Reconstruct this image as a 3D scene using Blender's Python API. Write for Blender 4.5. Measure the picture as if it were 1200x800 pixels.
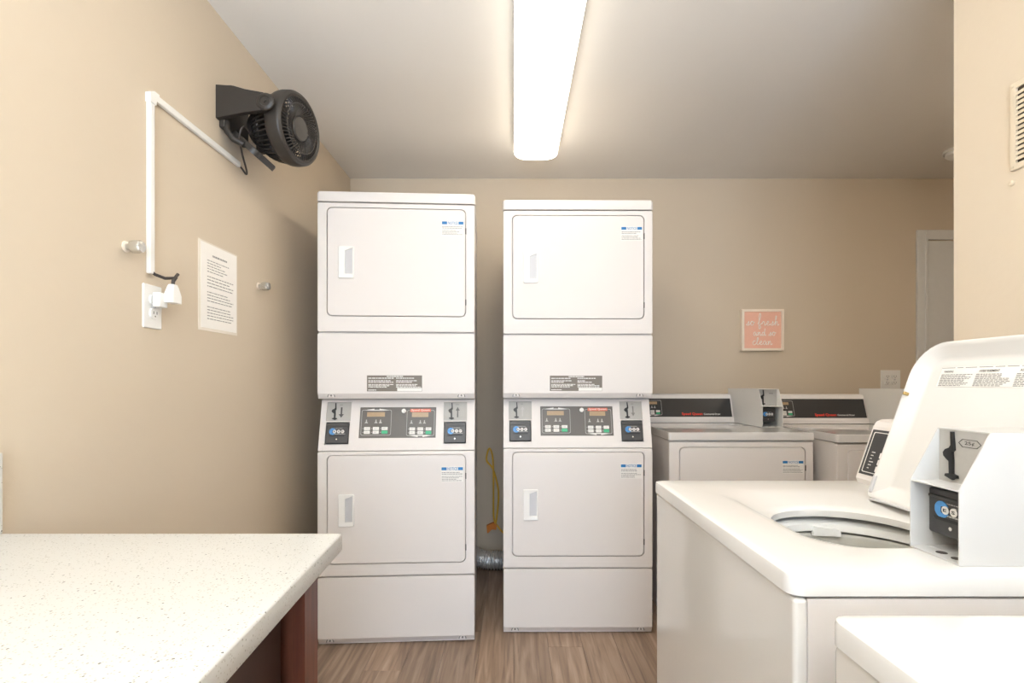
import bpy, bmesh, math, random
from mathutils import Vector, Matrix

for o in list(bpy.data.objects):
    bpy.data.objects.remove(o, do_unlink=True)
SC = bpy.context.scene
COL = SC.collection
R = math.radians
RND = random.Random(7)

# ------------------------------------------------------------------ camera
CAM_Z = 1.15
cd = bpy.data.cameras.new('camera')
cam = bpy.data.objects.new('camera', cd)
COL.objects.link(cam)
cam.location = (0, 0, CAM_Z)
cam.rotation_euler = (R(90), 0, 0)
cd.sensor_width = 36.0
cd.lens = 18.0                      # 600 px focal length on a 1200 px frame
cd.shift_x = -2.0 / 1200
cd.shift_y = 48.0 / 1200            # rectified verticals: the horizon lies at y = 448
cd.clip_start = 0.02
SC.camera = cam

# ------------------------------------------------------------------ world, exposure
WORLD = 7.0            # daylight entering by the rear opening added behind the camera
W_ = bpy.data.worlds.new('world')
SC.world = W_
W_.use_nodes = True
W_.node_tree.nodes['Background'].inputs[0].default_value = (0.74, 0.91, 1.12, 1)
W_.node_tree.nodes['Background'].inputs[1].default_value = WORLD
vs = SC.view_settings
vs.view_transform = 'Standard'
vs.look = 'None'
vs.gamma = 1.0
vs.use_curve_mapping = False
vs.exposure = 0.54

LIGHT_FRONT = 4.4      # luminance of the fixture in view
LIGHT_FILL = 1.6       # luminance of the two unseen ceiling lights added as fill

# the photographer's flash beside the camera, bounced off the ceiling
fd = bpy.data.lights.new('bounce_flash', 'SPOT')
fd.energy = 300.0
fd.color = (0.84, 0.95, 1.08)
fd.spot_size = R(165)
fd.spot_blend = 1.0
fd.shadow_soft_size = 0.22
fo_ = bpy.data.objects.new('bounce_flash', fd)
COL.objects.link(fo_)
fo_.location = (-0.30, -0.85, 1.6)
fo_.rotation_euler = (R(180 - 8), 0, 0)     # aimed at the ceiling

# portal for the daylight that enters the added rear opening as frontal fill
pd = bpy.data.lights.new('daylight_portal', 'AREA')
pd.shape = 'RECTANGLE'
pd.size, pd.size_y = 1.7, 2.02
pd.cycles.is_portal = True
po = bpy.data.objects.new('daylight_portal', pd)
COL.objects.link(po)
po.location = (0.08, -2.27, 1.07)
po.rotation_euler = (R(90), 0, 0)

# ------------------------------------------------------------------ room constants
XL, XR, XA = -1.035, 1.15, 3.75       # left wall, right wall, alcove end
YB, YF, YC = 3.243, -2.2, 1.338       # back wall, rear wall, corner of right wall
ZC = 2.44


# ------------------------------------------------------------------ materials
def srgb(r, g, b):
    f = lambda c: (c / 255 / 12.92) if c / 255 <= 0.04045 else ((c / 255 + 0.055) / 1.055) ** 2.4
    return (f(r), f(g), f(b), 1.0)


def mat(name, rgb, rough=0.5, metal=0.0, spec=0.5, var=0.03, scale=30.0, bump=0.0, bscale=200.0,
        coat=0.0, emit=None, estr=0.0):
    m = bpy.data.materials.new(name)
    m.use_nodes = True
    nt = m.node_tree
    b = nt.nodes['Principled BSDF']
    c = srgb(*rgb)
    tc = nt.nodes.new('ShaderNodeTexCoord')
    n = nt.nodes.new('ShaderNodeTexNoise')
    n.inputs['Scale'].default_value = scale
    n.inputs['Detail'].default_value = 3
    nt.links.new(tc.outputs['Object'], n.inputs['Vector'])
    mix = nt.nodes.new('ShaderNodeMix')
    mix.data_type = 'RGBA'
    mix.inputs[6].default_value = tuple(max(0, x * (1 - var)) for x in c[:3]) + (1,)
    mix.inputs[7].default_value = tuple(min(1, x * (1 + var)) for x in c[:3]) + (1,)
    nt.links.new(n.outputs['Fac'], mix.inputs[0])
    nt.links.new(mix.outputs[2], b.inputs['Base Color'])
    b.inputs['Roughness'].default_value = rough
    b.inputs['Metallic'].default_value = metal
    b.inputs['Specular IOR Level'].default_value = spec
    b.inputs['Coat Weight'].default_value = coat
    b.inputs['Coat Roughness'].default_value = 0.08
    if bump > 0:
        n2 = nt.nodes.new('ShaderNodeTexNoise')
        n2.inputs['Scale'].default_value = bscale
        n2.inputs['Detail'].default_value = 4
        nt.links.new(tc.outputs['Object'], n2.inputs['Vector'])
        bp = nt.nodes.new('ShaderNodeBump')
        bp.inputs['Strength'].default_value = bump
        bp.inputs['Distance'].default_value = 0.002
        nt.links.new(n2.outputs['Fac'], bp.inputs['Height'])
        nt.links.new(bp.outputs['Normal'], b.inputs['Normal'])
    if emit:
        b.inputs['Emission Color'].default_value = srgb(*emit)
        b.inputs['Emission Strength'].default_value = estr
    return m


def mat_plank():
    m = bpy.data.materials.new('vinyl_plank')
    m.use_nodes = True
    nt = m.node_tree
    b = nt.nodes['Principled BSDF']
    tc = nt.nodes.new('ShaderNodeTexCoord')
    oi = nt.nodes.new('ShaderNodeObjectInfo')
    mul = nt.nodes.new('ShaderNodeMath')
    mul.operation = 'MULTIPLY'
    mul.inputs[1].default_value = 37.0
    nt.links.new(oi.outputs['Random'], mul.inputs[0])
    add = nt.nodes.new('ShaderNodeVectorMath')
    add.operation = 'ADD'
    nt.links.new(tc.outputs['Object'], add.inputs[0])
    nt.links.new(mul.outputs[0], add.inputs[1])
    mp = nt.nodes.new('ShaderNodeMapping')
    mp.inputs['Scale'].default_value = (26, 1.6, 1)
    nt.links.new(add.outputs[0], mp.inputs['Vector'])
    n = nt.nodes.new('ShaderNodeTexNoise')
    n.inputs['Scale'].default_value = 1.6
    n.inputs['Detail'].default_value = 7
    n.inputs['Distortion'].default_value = 0.8
    nt.links.new(mp.outputs[0], n.inputs['Vector'])
    cr = nt.nodes.new('ShaderNodeValToRGB')
    e = cr.color_ramp.elements
    e[0].position, e[0].color = 0.30, srgb(122, 100, 84)
    e[1].position, e[1].color = 0.72, srgb(178, 154, 133)
    k = cr.color_ramp.elements.new(0.5)
    k.color = srgb(152, 127, 107)
    nt.links.new(n.outputs['Fac'], cr.inputs[0])
    hs = nt.nodes.new('ShaderNodeHueSaturation')
    mr = nt.nodes.new('ShaderNodeMapRange')
    mr.inputs['To Min'].default_value = 0.78
    mr.inputs['To Max'].default_value = 1.08
    nt.links.new(oi.outputs['Random'], mr.inputs['Value'])
    nt.links.new(mr.outputs[0], hs.inputs['Value'])
    nt.links.new(cr.outputs[0], hs.inputs['Color'])
    nt.links.new(hs.outputs[0], b.inputs['Base Color'])
    b.inputs['Roughness'].default_value = 0.42
    bp = nt.nodes.new('ShaderNodeBump')
    bp.inputs['Strength'].default_value = 0.12
    bp.inputs['Distance'].default_value = 0.001
    nt.links.new(n.outputs['Fac'], bp.inputs['Height'])
    nt.links.new(bp.outputs[0], b.inputs['Normal'])
    return m


def mat_quartz():
    m = bpy.data.materials.new('speckled_quartz')
    m.use_nodes = True
    nt = m.node_tree
    b = nt.nodes['Principled BSDF']
    tc = nt.nodes.new('ShaderNodeTexCoord')
    last = None
    base = srgb(202, 199, 193)
    for sc_, thr, col, chance in ((150, 0.20, (150, 144, 132), 0.42), (85, 0.13, (88, 82, 74), 0.30),
                                  (230, 0.24, (172, 165, 152), 0.55)):
        v = nt.nodes.new('ShaderNodeTexVoronoi')
        v.inputs['Scale'].default_value = sc_
        nt.links.new(tc.outputs['Object'], v.inputs['Vector'])
        lt = nt.nodes.new('ShaderNodeMath')
        lt.operation = 'LESS_THAN'
        lt.inputs[1].default_value = thr
        nt.links.new(v.outputs['Distance'], lt.inputs[0])
        sp = nt.nodes.new('ShaderNodeSeparateColor')
        nt.links.new(v.outputs['Color'], sp.inputs[0])
        l2 = nt.nodes.new('ShaderNodeMath')
        l2.operation = 'LESS_THAN'
        l2.inputs[1].default_value = chance
        nt.links.new(sp.outputs[0], l2.inputs[0])
        an = nt.nodes.new('ShaderNodeMath')
        an.operation = 'MULTIPLY'
        nt.links.new(lt.outputs[0], an.inputs[0])
        nt.links.new(l2.outputs[0], an.inputs[1])
        mix = nt.nodes.new('ShaderNodeMix')
        mix.data_type = 'RGBA'
        mix.inputs[7].default_value = srgb(*col)
        if last is None:
            mix.inputs[6].default_value = base
        else:
            nt.links.new(last, mix.inputs[6])
        nt.links.new(an.outputs[0], mix.inputs[0])
        last = mix.outputs[2]
    nt.links.new(last, b.inputs['Base Color'])
    b.inputs['Roughness'].default_value = 0.3
    return m


def mat_cherry():
    m = bpy.data.materials.new('cherry_wood')
    m.use_nodes = True
    nt = m.node_tree
    b = nt.nodes['Principled BSDF']
    tc = nt.nodes.new('ShaderNodeTexCoord')
    mp = nt.nodes.new('ShaderNodeMapping')
    mp.inputs['Scale'].default_value = (40, 40, 2.5)
    nt.links.new(tc.outputs['Object'], mp.inputs['Vector'])
    n = nt.nodes.new('ShaderNodeTexNoise')
    n.inputs['Scale'].default_value = 1.5
    n.inputs['Detail'].default_value = 6
    nt.links.new(mp.outputs[0], n.inputs['Vector'])
    cr = nt.nodes.new('ShaderNodeValToRGB')
    e = cr.color_ramp.elements
    e[0].position, e[0].color = 0.3, srgb(72, 35, 23)
    e[1].position, e[1].color = 0.75, srgb(116, 64, 44)
    nt.links.new(n.outputs['Fac'], cr.inputs[0])
    nt.links.new(cr.outputs[0], b.inputs['Base Color'])
    b.inputs['Roughness'].default_value = 0.35
    return m


M = {
    'wall': mat('beige_wall_paint', (209, 193, 171), 0.75, var=0.012, scale=3, bump=0.25, bscale=45),
    'ceil': mat('white_ceiling_paint', (236, 231, 224), 0.85, var=0.01, scale=4, bump=0.2, bscale=90),
    'subfloor': mat('dark_subfloor', (60, 48, 40), 0.8),
    'plank': mat_plank(),
    'white': mat('white_enamel', (224, 217, 212), 0.42, spec=0.3, var=0.006, scale=6, coat=0.0),
    'lidwhite': mat('white_porcelain', (220, 216, 211), 0.22, var=0.006, scale=6, coat=0.1),
    'gloss': mat('glossy_white_enamel', (222, 217, 210), 0.1, var=0.006, scale=6, coat=0.2),
    'dryertop': mat('glossy_dryer_top', (214, 210, 206), 0.07, var=0.006, scale=6, spec=0.7),
    'case': mat('white_powder_coat', (196, 193, 189), 0.4, var=0.006, scale=8),
    'plastic': mat('white_plastic', (238, 235, 230), 0.35, var=0.006),
    'tub': mat('grey_tub_enamel', (216, 212, 202), 0.3, var=0.02),
    'pull': mat('grey_white_plastic', (198, 196, 197), 0.35, var=0.01),
    'gap': mat('shadow_gasket', (70, 62, 56), 0.8),
    'panel': mat('graphite_overlay', (92, 86, 80), 0.4, var=0.02),
    'panelblack': mat('black_overlay', (48, 46, 45), 0.35, var=0.02),
    'coinplate': mat('brushed_coin_plate', (172, 168, 162), 0.45, metal=0.0, var=0.05, scale=120),
    'drawer': mat('charcoal_steel', (66, 64, 63), 0.4, metal=0.3, var=0.05),
    'black': mat('black_plastic', (22, 21, 21), 0.45),
    'fan': mat('dark_grey_fan_plastic', (50, 45, 41), 0.42, var=0.03),
    'fandark': mat('fan_inner_black', (34, 32, 31), 0.5),
    'grey': mat('grey_print', (128, 124, 120), 0.6),
    'lgrey': mat('pale_grey_print', (186, 182, 178), 0.6),
    'mgrey': mat('mid_grey_print', (150, 146, 142), 0.6),
    'label': mat('taupe_label', (116, 106, 96), 0.5, var=0.02),
    'print': mat('white_print', (232, 228, 222), 0.6),
    'red': mat('red_print', (226, 62, 44), 0.5),
    'orange': mat('orange_red_print', (222, 112, 82), 0.5),
    'blue': mat('blue_print', (24, 112, 172), 0.5),
    'globe': mat('globe_blue', (70, 138, 200), 0.4, var=0.5, scale=90),
    'green': mat('green_key', (60, 172, 122), 0.4),
    'amber': mat('amber_display', (170, 142, 108), 0.3, var=0.12, scale=160),
    'chrome': mat('zinc_metal', (214, 212, 206), 0.25, metal=0.85, var=0.08, scale=150),
    'brass': mat('brass', (176, 150, 96), 0.3, metal=0.9),
    'foil': mat('crinkled_foil', (226, 224, 222), 0.3, metal=0.75, var=0.1, scale=120, bump=1.0, bscale=120),
    'yellow': mat('yellow_cord', (232, 184, 60), 0.45),
    'orangeplug': mat('orange_plug', (232, 136, 44), 0.45),
    'paper': mat('white_paper', (246, 241, 234), 0.6),
    'sleeve': mat('clear_sleeve_edge', (236, 226, 212), 0.2),
    'pink': mat('coral_canvas', (242, 188, 165), 0.7, var=0.04, scale=60),
    'frame': mat('cream_frame', (246, 230, 212), 0.5),
    'door': mat('white_door_paint', (220, 218, 214), 0.45),
    'vent': mat('beige_vent_paint', (212, 196, 172), 0.5),
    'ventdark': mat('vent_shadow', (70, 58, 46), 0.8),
    'quartz': mat_quartz(),
    'cherry': mat_cherry(),
    'cherryshaded': mat('shaded_cherry_panel', (58, 36, 27), 0.5, var=0.15, scale=12),  # cherry darkened: the shade of the recess is put into the colour
    'lens': mat('lit_acrylic_lens', (255, 246, 226), 0.4, emit=(255, 246, 229), estr=LIGHT_FRONT),
    'lensfill': mat('fill_lens_rear', (255, 246, 226), 0.4, emit=(222, 240, 255), estr=LIGHT_FILL),
    'lensfillalcove': mat('fill_lens_alcove', (255, 246, 226), 0.4, emit=(255, 246, 232), estr=11.0),
    'cordgrey': mat('brown_black_cord', (52, 44, 40), 0.5),
}


# ------------------------------------------------------------------ mesh helpers
class MB:
    def __init__(s):
        s.v, s.f = [], []

    def add(s, vs_, fs):
        n = len(s.v)
        s.v += [tuple(v) for v in vs_]
        s.f += [tuple(i + n for i in f) for f in fs]
        return s

    def bm(s, b):
        b.verts.index_update()
        s.add([v.co[:] for v in b.verts], [[v.index for v in f.verts] for f in b.faces])
        b.free()
        return s

    def box(s, x0, x1, y0, y1, z0, z1, bev=0.0, seg=3):
        b = bmesh.new()
        bmesh.ops.create_cube(b, size=1)
        for v in b.verts:
            v.co = ((x0 + x1) / 2 + v.co.x * (x1 - x0), (y0 + y1) / 2 + v.co.y * (y1 - y0),
                    (z0 + z1) / 2 + v.co.z * (z1 - z0))
        if bev > 0:
            bmesh.ops.bevel(b, geom=b.edges[:], offset=bev, segments=seg, profile=0.5, affect='EDGES')
        return s.bm(b)

    def prism(s, poly, axis, t0, t1):
        """poly: 2-D outline; axis x -> (y,z), y -> (x,z), z -> (x,y)"""
        def p(a, b, t):
            return (t, a, b) if axis == 'x' else ((a, t, b) if axis == 'y' else (a, b, t))
        n = len(poly)
        vs_ = [p(a, b, t0) for a, b in poly] + [p(a, b, t1) for a, b in poly]
        fs = [tuple(range(n)), tuple(range(2 * n - 1, n - 1, -1))]
        fs += [(i, (i + 1) % n, n + (i + 1) % n, n + i) for i in range(n)]
        return s.add(vs_, fs)

    def loft(s, rings, cap0=False, cap1=False, closed=True):
        n = len(rings[0])
        vs_ = [p for r in rings for p in r]
        fs = []
        for k in range(len(rings) - 1):
            for i in range(n if closed else n - 1):
                j = (i + 1) % n
                fs.append((k * n + i, k * n + j, (k + 1) * n + j, (k + 1) * n + i))
        if cap0:
            fs.append(tuple(range(n)))
        if cap1:
            fs.append(tuple((len(rings) - 1) * n + i for i in range(n)))
        return s.add(vs_, fs)

    def tube(s, path, r, n=8, caps=True, rfun=None):
        pts = [Vector(p) for p in path]
        rings, up = [], None
        for i, p in enumerate(pts):
            t = (pts[min(i + 1, len(pts) - 1)] - pts[max(i - 1, 0)]).normalized()
            if up is None:
                up = Vector((0, 0, 1)) if abs(t.z) < 0.9 else Vector((1, 0, 0))
            u = t.cross(up)
            u.normalize()
            w = u.cross(t)
            up = w
            rr_ = r if rfun is None else rfun(i)
            rings.append([tuple(p + (u * math.cos(a) + w * math.sin(a)) * rr_)
                          for a in [2 * math.pi * k / n for k in range(n)]])
        return s.loft(rings, caps, caps)

    def lathe(s, prof, c=(0, 0, 0), axis='y', n=32, cap0=False, cap1=False):
        rings = []
        for r, t in prof:
            ring = []
            for k in range(n):
                a = 2 * math.pi * k / n
                u, w = r * math.cos(a), r * math.sin(a)
                q = (u, t, w) if axis == 'y' else ((u, w, t) if axis == 'z' else (t, u, w))
                ring.append((c[0] + q[0], c[1] + q[1], c[2] + q[2]))
            rings.append(ring)
        return s.loft(rings, cap0, cap1)

    def disc(s, x, z, r, y0, y1, n=20):
        """flat disc facing -Y"""
        return s.lathe([(r, y1), (r, y0)], (x, 0, z), 'y', n, True, True)

    def build(s, name, material, parent=None, smooth=True, wn=True, angle=40):
        me = bpy.data.meshes.new(name)
        me.from_pydata(s.v, [], s.f)
        b = bmesh.new()
        b.from_mesh(me)
        bmesh.ops.recalc_face_normals(b, faces=b.faces[:])
        b.to_mesh(me)
        b.free()
        me.materials.append(M[material] if isinstance(material, str) else material)
        if smooth:
            me.polygons.foreach_set('use_smooth', [True] * len(me.polygons))
            me.set_sharp_from_angle(angle=R(angle))
        o = bpy.data.objects.new(name, me)
        COL.objects.link(o)
        if parent:
            o.parent = parent
        if smooth and wn and len(me.polygons) > 6:
            w = o.modifiers.new('weighted_normal', 'WEIGHTED_NORMAL')
            w.keep_sharp = True
        return o


def rr(x0, x1, z0, z1, r, n=6):
    """rounded rectangle, counter-clockwise; r may be (bl, br, tr, tl)"""
    rs = r if isinstance(r, tuple) else (r,) * 4
    cs = ((x0, z0, 1, 1, 180), (x1, z0, -1, 1, 270), (x1, z1, -1, -1, 0), (x0, z1, 1, -1, 90))
    out = []
    for (cx, cz, sx, sz, a0), q in zip(cs, rs):
        for k in range(n + 1):
            a = R(a0 + 90 * k / n)
            out.append((cx + sx * q + q * math.cos(a), cz + sz * q + q * math.sin(a)))
    return out


def at_y(o, y):
    return [(a, y, b) for a, b in o]


def at_z(o, z):
    return [(a, b, z) for a, b in o]


def plate(mb, x0, x1, z0, z1, y0, y1, r=0.004, e=0.002):
    """rounded plate whose face looks to -Y at y0 (back at y1), softened front edge e"""
    mb.loft([at_y(rr(x0, x1, z0, z1, r), y1), at_y(rr(x0, x1, z0, z1, r), y0 + e),
             at_y(rr(x0 + e * .35, x1 - e * .35, z0 + e * .35, z1 - e * .35, max(r - e * .35, 1e-4)), y0 + e * .3),
             at_y(rr(x0 + e, x1 - e, z0 + e, z1 - e, max(r - e, 1e-4)), y0)], True, True)
    return mb


def holed(mb, x0, x1, z0, z1, y0, y1, hx0, hx1, hz0, hz1, hr, r=0.006, e=0.003):
    """plate with one rounded opening"""
    mb.loft([at_y(rr(x0, x1, z0, z1, r), y1), at_y(rr(x0, x1, z0, z1, r), y0 + e),
             at_y(rr(x0 + e * .35, x1 - e * .35, z0 + e * .35, z1 - e * .35, r - e * .3), y0 + e * .3),
             at_y(rr(x0 + e, x1 - e, z0 + e, z1 - e, r - e), y0),
             at_y(rr(hx0, hx1, hz0, hz1, hr), y0),
             at_y(rr(hx0, hx1, hz0, hz1, hr), y1)])
    return mb


def grid_plate(mb, x0, x1, z0, z1, y0, y1, holes):
    xs = sorted({x0, x1, *[h[0] for h in holes], *[h[1] for h in holes]})
    zs = sorted({z0, z1, *[h[2] for h in holes], *[h[3] for h in holes]})
    for a, b in zip(xs, xs[1:]):
        for c, d in zip(zs, zs[1:]):
            mx, mz = (a + b) / 2, (c + d) / 2
            if not any(h[0] < mx < h[1] and h[2] < mz < h[3] for h in holes):
                mb.box(a, b, y0, y1, c, d)
    return mb


def outline(mb, o, w, y0, y1):
    """thin frame line following outline o (closed)"""
    cx = sum(p[0] for p in o) / len(o)
    cz = sum(p[1] for p in o) / len(o)
    xs = max(abs(p[0] - cx) for p in o)
    zs = max(abs(p[1] - cz) for p in o)
    inn = [(cx + (p[0] - cx) * (1 - w / xs), cz + (p[1] - cz) * (1 - w / zs)) for p in o]
    mb.loft([at_y(o, y1), at_y(o, y0), at_y(inn, y0), at_y(inn, y1)])
    return mb


def text(name, s, x0, x1, z0, z1, y, material, parent, bold=0.0, lift=0.0004):
    """flat lettering facing -Y, fitted into the box x0..x1, z0..z1"""
    cu = bpy.data.curves.new('lettering_curve', 'FONT')
    cu.body = s
    cu.offset = bold
    cu.resolution_u = 2
    t = bpy.data.objects.new('lettering_tmp', cu)
    COL.objects.link(t)
    me = bpy.data.meshes.new_from_object(t)
    bpy.data.objects.remove(t, do_unlink=True)
    bpy.data.curves.remove(cu)
    xs = [v.co.x for v in me.vertices]
    ys = [v.co.y for v in me.vertices]
    a0, a1, b0, b1 = min(xs), max(xs), min(ys), max(ys)
    for v in me.vertices:
        px, py = v.co.x, v.co.y
        v.co = (x0 + (px - a0) / (a1 - a0) * (x1 - x0), y - lift, z0 + (py - b0) / (b1 - b0) * (z1 - z0))
    me.materials.append(M[material])
    me.name = name
    o = bpy.data.objects.new(name, me)
    COL.objects.link(o)
    o.parent = parent
    return o


def smoothpath(p, n=5):
    out = []
    for j in range(len(p) - 1):
        p0, p1, p2, p3 = [Vector(q) for q in (p[max(j - 1, 0)], p[j], p[j + 1], p[min(j + 2, len(p) - 1)])]
        for i in range(n):
            u = i / n
            out.append(tuple(.5 * ((2 * p1) + (-p0 + p2) * u + (2 * p0 - 5 * p1 + 4 * p2 - p3) * u * u + (-p0 + 3 * p1 - 3 * p2 + p3) * u ** 3)))
    out.append(tuple(p[-1]))
    return out


def fine(mb, x0, x1, z0, z1, y, rows, fill=0.6, rnd=None, ragged=0.35):
    """rows of tiny printed words"""
    rnd = rnd or RND
    dz = (z1 - z0) / rows
    for i in range(rows):
        z = z1 - (i + 0.5) * dz
        end = x1 - (x1 - x0) * ragged * rnd.random()
        x = x0
        while x < end:
            w = (x1 - x0) * rnd.uniform(0.04, 0.14)
            w = min(w, x1 - x)
            mb.add([(x, y, z - dz * fill / 2), (x + w, y, z - dz * fill / 2),
                    (x + w, y, z + dz * fill / 2), (x, y, z + dz * fill / 2)], [(0, 1, 2, 3)])
            x += w + (x1 - x0) * 0.02
    return mb


def tag(o, label=None, cat=None, group=None, kind=None):
    for k, v in (('label', label), ('category', cat), ('group', group), ('kind', kind)):
        if v:
            o[k] = v
    return o


def thing(name, label, cat, loc=(0, 0, 0), rz=0.0, group=None):
    o = bpy.data.objects.new(name, None)
    o.empty_display_size = 0.05
    COL.objects.link(o)
    o.location = loc
    o.rotation_euler = (0, 0, R(rz))
    return tag(o, label, cat, group)


def struct(name, mb, m, **k):
    return tag(mb.build(name, m, **k), kind='structure')


# ------------------------------------------------------------------ the room shell
T = 0.1
fl = struct('floor', MB().prism([(XL - T, YF - T), (XA + T, YF - T), (XA + T, YB + T), (XL - T, YB + T)], 'z', -0.1, -0.004),
            'subfloor', smooth=False)
struct('ceiling', MB().box(XL - T, XA + T, YF - T, YB + T, ZC, ZC + T), 'ceil', smooth=False)
struct('wall_left', MB().box(XL - T, XL, YF, YB, -0.1, ZC), 'wall', smooth=False)
struct('wall_back', MB().box(XL - T, XA + T, YB, YB + T, -0.1, ZC), 'wall', smooth=False)
struct('wall_right', MB().box(XR, XR + T, YF, YC, -0.1, ZC, ), 'wall', smooth=False)
struct('wall_alcove_front', MB().box(XR + T, XA, YC - T, YC, -0.1, ZC), 'wall', smooth=False)
struct('wall_alcove_end', MB().box(XA, XA + T, YC - T, YB, -0.1, ZC), 'wall', smooth=False)
DX0, DX1, DZ1 = -0.77, 0.93, 2.08
m = MB()
grid_plate(m, XL - T, XR + T, -0.1, ZC, YF - T, YF, [(DX0, DX1, 0.06, DZ1)])
struct('wall_rear', m, 'wall', smooth=False)
w = tag(thing('added_window_1', 'unseen double door opening added behind the camera to let fill daylight in', 'window', (0, YF, 0)), kind='structure')  # unseen opening, added for soft frontal daylight
del w['category']
for a, b in ((DX0, DX0 + .05), (-.02 + .08, .02 + .08 + .02), (DX1 - .05, DX1)):
    MB().box(a, b, -.07, -.02, .06, DZ1, .004).build('added_window_stile', 'door', w)
for a, b in ((.06, .14), (DZ1 - .06, DZ1)):
    MB().box(DX0, DX1, -.068, -.022, a, b, .004).build('added_window_rail', 'door', w)

PW, PL = 0.15, 1.22
pmesh = {}
i0 = math.floor(XL / PW)
for i in range(i0, math.ceil(XA / PW)):
    xa, xb = max(i * PW, XL), min((i + 1) * PW, XA)
    lo = YF if xa < XR else YC
    y = YF - PL * ((i * 0.37) % 1.0)
    while y < YB:
        ya, yb = max(y, lo), min(y + PL, YB)
        if yb - ya > 0.03:
            key = (round(xb - xa, 3), round(yb - ya, 3))
            if key not in pmesh:
                w, l = key
                g = 0.0012
                o = MB().loft([at_z([(g - .0008, g - .0008), (w - g + .0008, g - .0008), (w - g + .0008, l - g + .0008), (g - .0008, l - g + .0008)], -0.004),
                               at_z([(g - .0008, g - .0008), (w - g + .0008, g - .0008), (w - g + .0008, l - g + .0008), (g - .0008, l - g + .0008)], -0.001),
                               at_z([(g, g), (w - g, g), (w - g, l - g), (g, l - g)], 0.0)],
                              False, True).build('plank', 'plank', fl, smooth=False)
                pmesh[key] = o.data
            else:
                o = bpy.data.objects.new('plank', pmesh[key])
                COL.objects.link(o)
                o.parent = fl
            o.location = (xa, ya, 0)
        y += PL

# door in the alcove (back wall)
d = tag(thing('door_1', 'white panelled door in the back wall behind the right wall corner', 'door', (2.545, YB, 0)), kind='structure')
del d['category']
cs = MB()
cs.box(0, 0.062, -0.018, 0, 0, 2.112, 0.004)
cs.box(0.045, 0.062, -0.024, -0.017, 0, 2.1, 0.003)
cs.build('casing', 'door', d)
cs = MB()
cs.box(0.9, 0.962, -0.018, 0, 0, 2.112, 0.004)
cs.box(0.9, 0.917, -0.024, -0.017, 0, 2.1, 0.003)
cs.build('casing', 'door', d)
cs = MB()
cs.box(0.062, 0.9, -0.018, 0, 2.05, 2.112, 0.004)
cs.build('casing', 'door', d)
sl = MB().box(0.068, 0.894, -0.008, -0.001, 0.008, 2.044, 0.001).build('door_slab', 'door', d)
for c0, c1 in ((0.235, 0.44), (0.545, 0.75)):
    for z0, z1 in ((0.25, 0.80), (0.92, 1.53), (1.70, 1.905)):
        p = MB()
        p.loft([at_y(rr(c0, c1, z0, z1, .004), -0.008), at_y(rr(c0 + .006, c1 - .006, z0 + .006, z1 - .006, .004), -0.013),
                at_y(rr(c0 + .016, c1 - .016, z0 + .016, z1 - .016, .004), -0.009),
                at_y(rr(c0 + .03, c1 - .03, z0 + .03, z1 - .03, .004), -0.012)], False, True)
        p.build('door_panel', 'door', sl)
MB().lathe([(0.028, -0.008), (0.028, -0.014), (0.012, -0.018), (0.012, -0.04), (0.026, -0.05), (0.028, -0.062), (0.015, -0.07), (0.001, -0.071)],
           (0.83, 0, 0.97)).build('door_knob', 'chrome', sl)


# ------------------------------------------------------------------ ceiling fixtures
def fixture(label, x0, x1, y0, y1, lens):
    t = thing('ceiling_light', label, 'ceiling light', ((x0 + x1) / 2, (y0 + y1) / 2, ZC), 0,
              'wraparound ceiling lights')
    w, l = (x1 - x0) / 2, (y1 - y0) / 2
    MB().box(-w, w, -l, l, -0.036, 0, 0.002).build('housing', 'plastic', t)
    prof = []
    n = 18
    for k in range(n + 1):
        a = math.pi * k / n
        prof.append((-w * .995 * math.copysign(abs(math.cos(a)) ** 0.6, math.cos(a)), -0.037 - 0.051 * math.sin(a) ** 0.8))
    m = MB()
    rings = [[(a, yy, b) for a, b in prof] for yy in (-l, l)]
    m.loft(rings, True, True)
    m.build('acrylic_lens', lens, t)
    for s in (-1, 1):
        e = MB()
        big = [(a * 1.006, b - 0.0005) for a, b in prof]
        e.loft([[(a, s * (l + .0005), b) for a, b in big], [(a, s * (l + .004), b) for a, b in big]], True, True)
        e.build('end_cap', lens, t)
    MB().lathe([(0.006, -0.002), (0.004, -0.005), (0.0005, -0.0055)], (-w * .55, l - .06, -0.081), 'z', 12, True, True).build('lens_clip', 'plastic', t)
    return t


fixture('lit white wraparound fluorescent light on the ceiling above the dryers', 0.001, 0.238, 0.33, 2.765, 'lens')
fixture('unseen wraparound fill light added over the quartz counter out of frame', -0.78, -0.54, -1.0, 0.3, 'lensfill')  # this one and the next are unseen, added to brighten the room
fixture('unseen wraparound fill light added over the nearest washer out of frame', 0.12, 0.36, -1.0, 0.3, 'lensfill')
fixture('unseen wraparound fill light added in the alcove behind the right wall', 2.1, 2.34, 1.42, 2.02, 'lensfillalcove')  # added to lift the alcove, hidden from the camera

t = thing('smoke_detector', 'round white smoke detector on the ceiling beside the right wall corner', 'smoke detector', (2.47, 2.84, ZC))
MB().lathe([(0.07, 0), (0.072, -0.012), (0.066, -0.016)], axis='z', cap0=True).build('base', 'plastic', t)
MB().lathe([(0.062, -0.015), (0.06, -0.03), (0.045, -0.042), (0.02, -0.047), (0.001, -0.048)], axis='z').build('cover', 'plastic', t)


# ------------------------------------------------------------------ coin hardware
SLIDE = [(-.006, 1.0), (.03, 1.0), (.045, .80), (.055, .62), (.02, .58), (.03, .40), (.03, .13), (.10, .11), (.11, .05),
         (.06, .04), (.02, 0), (-.06, .04), (-.11, .06), (-.10, .11), (-.03, .13), (-.035, .38), (-.08, .42),
         (-.13, .48), (-.14, .55), (-.10, .62), (-.03, .66), (.0, .72)]


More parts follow.
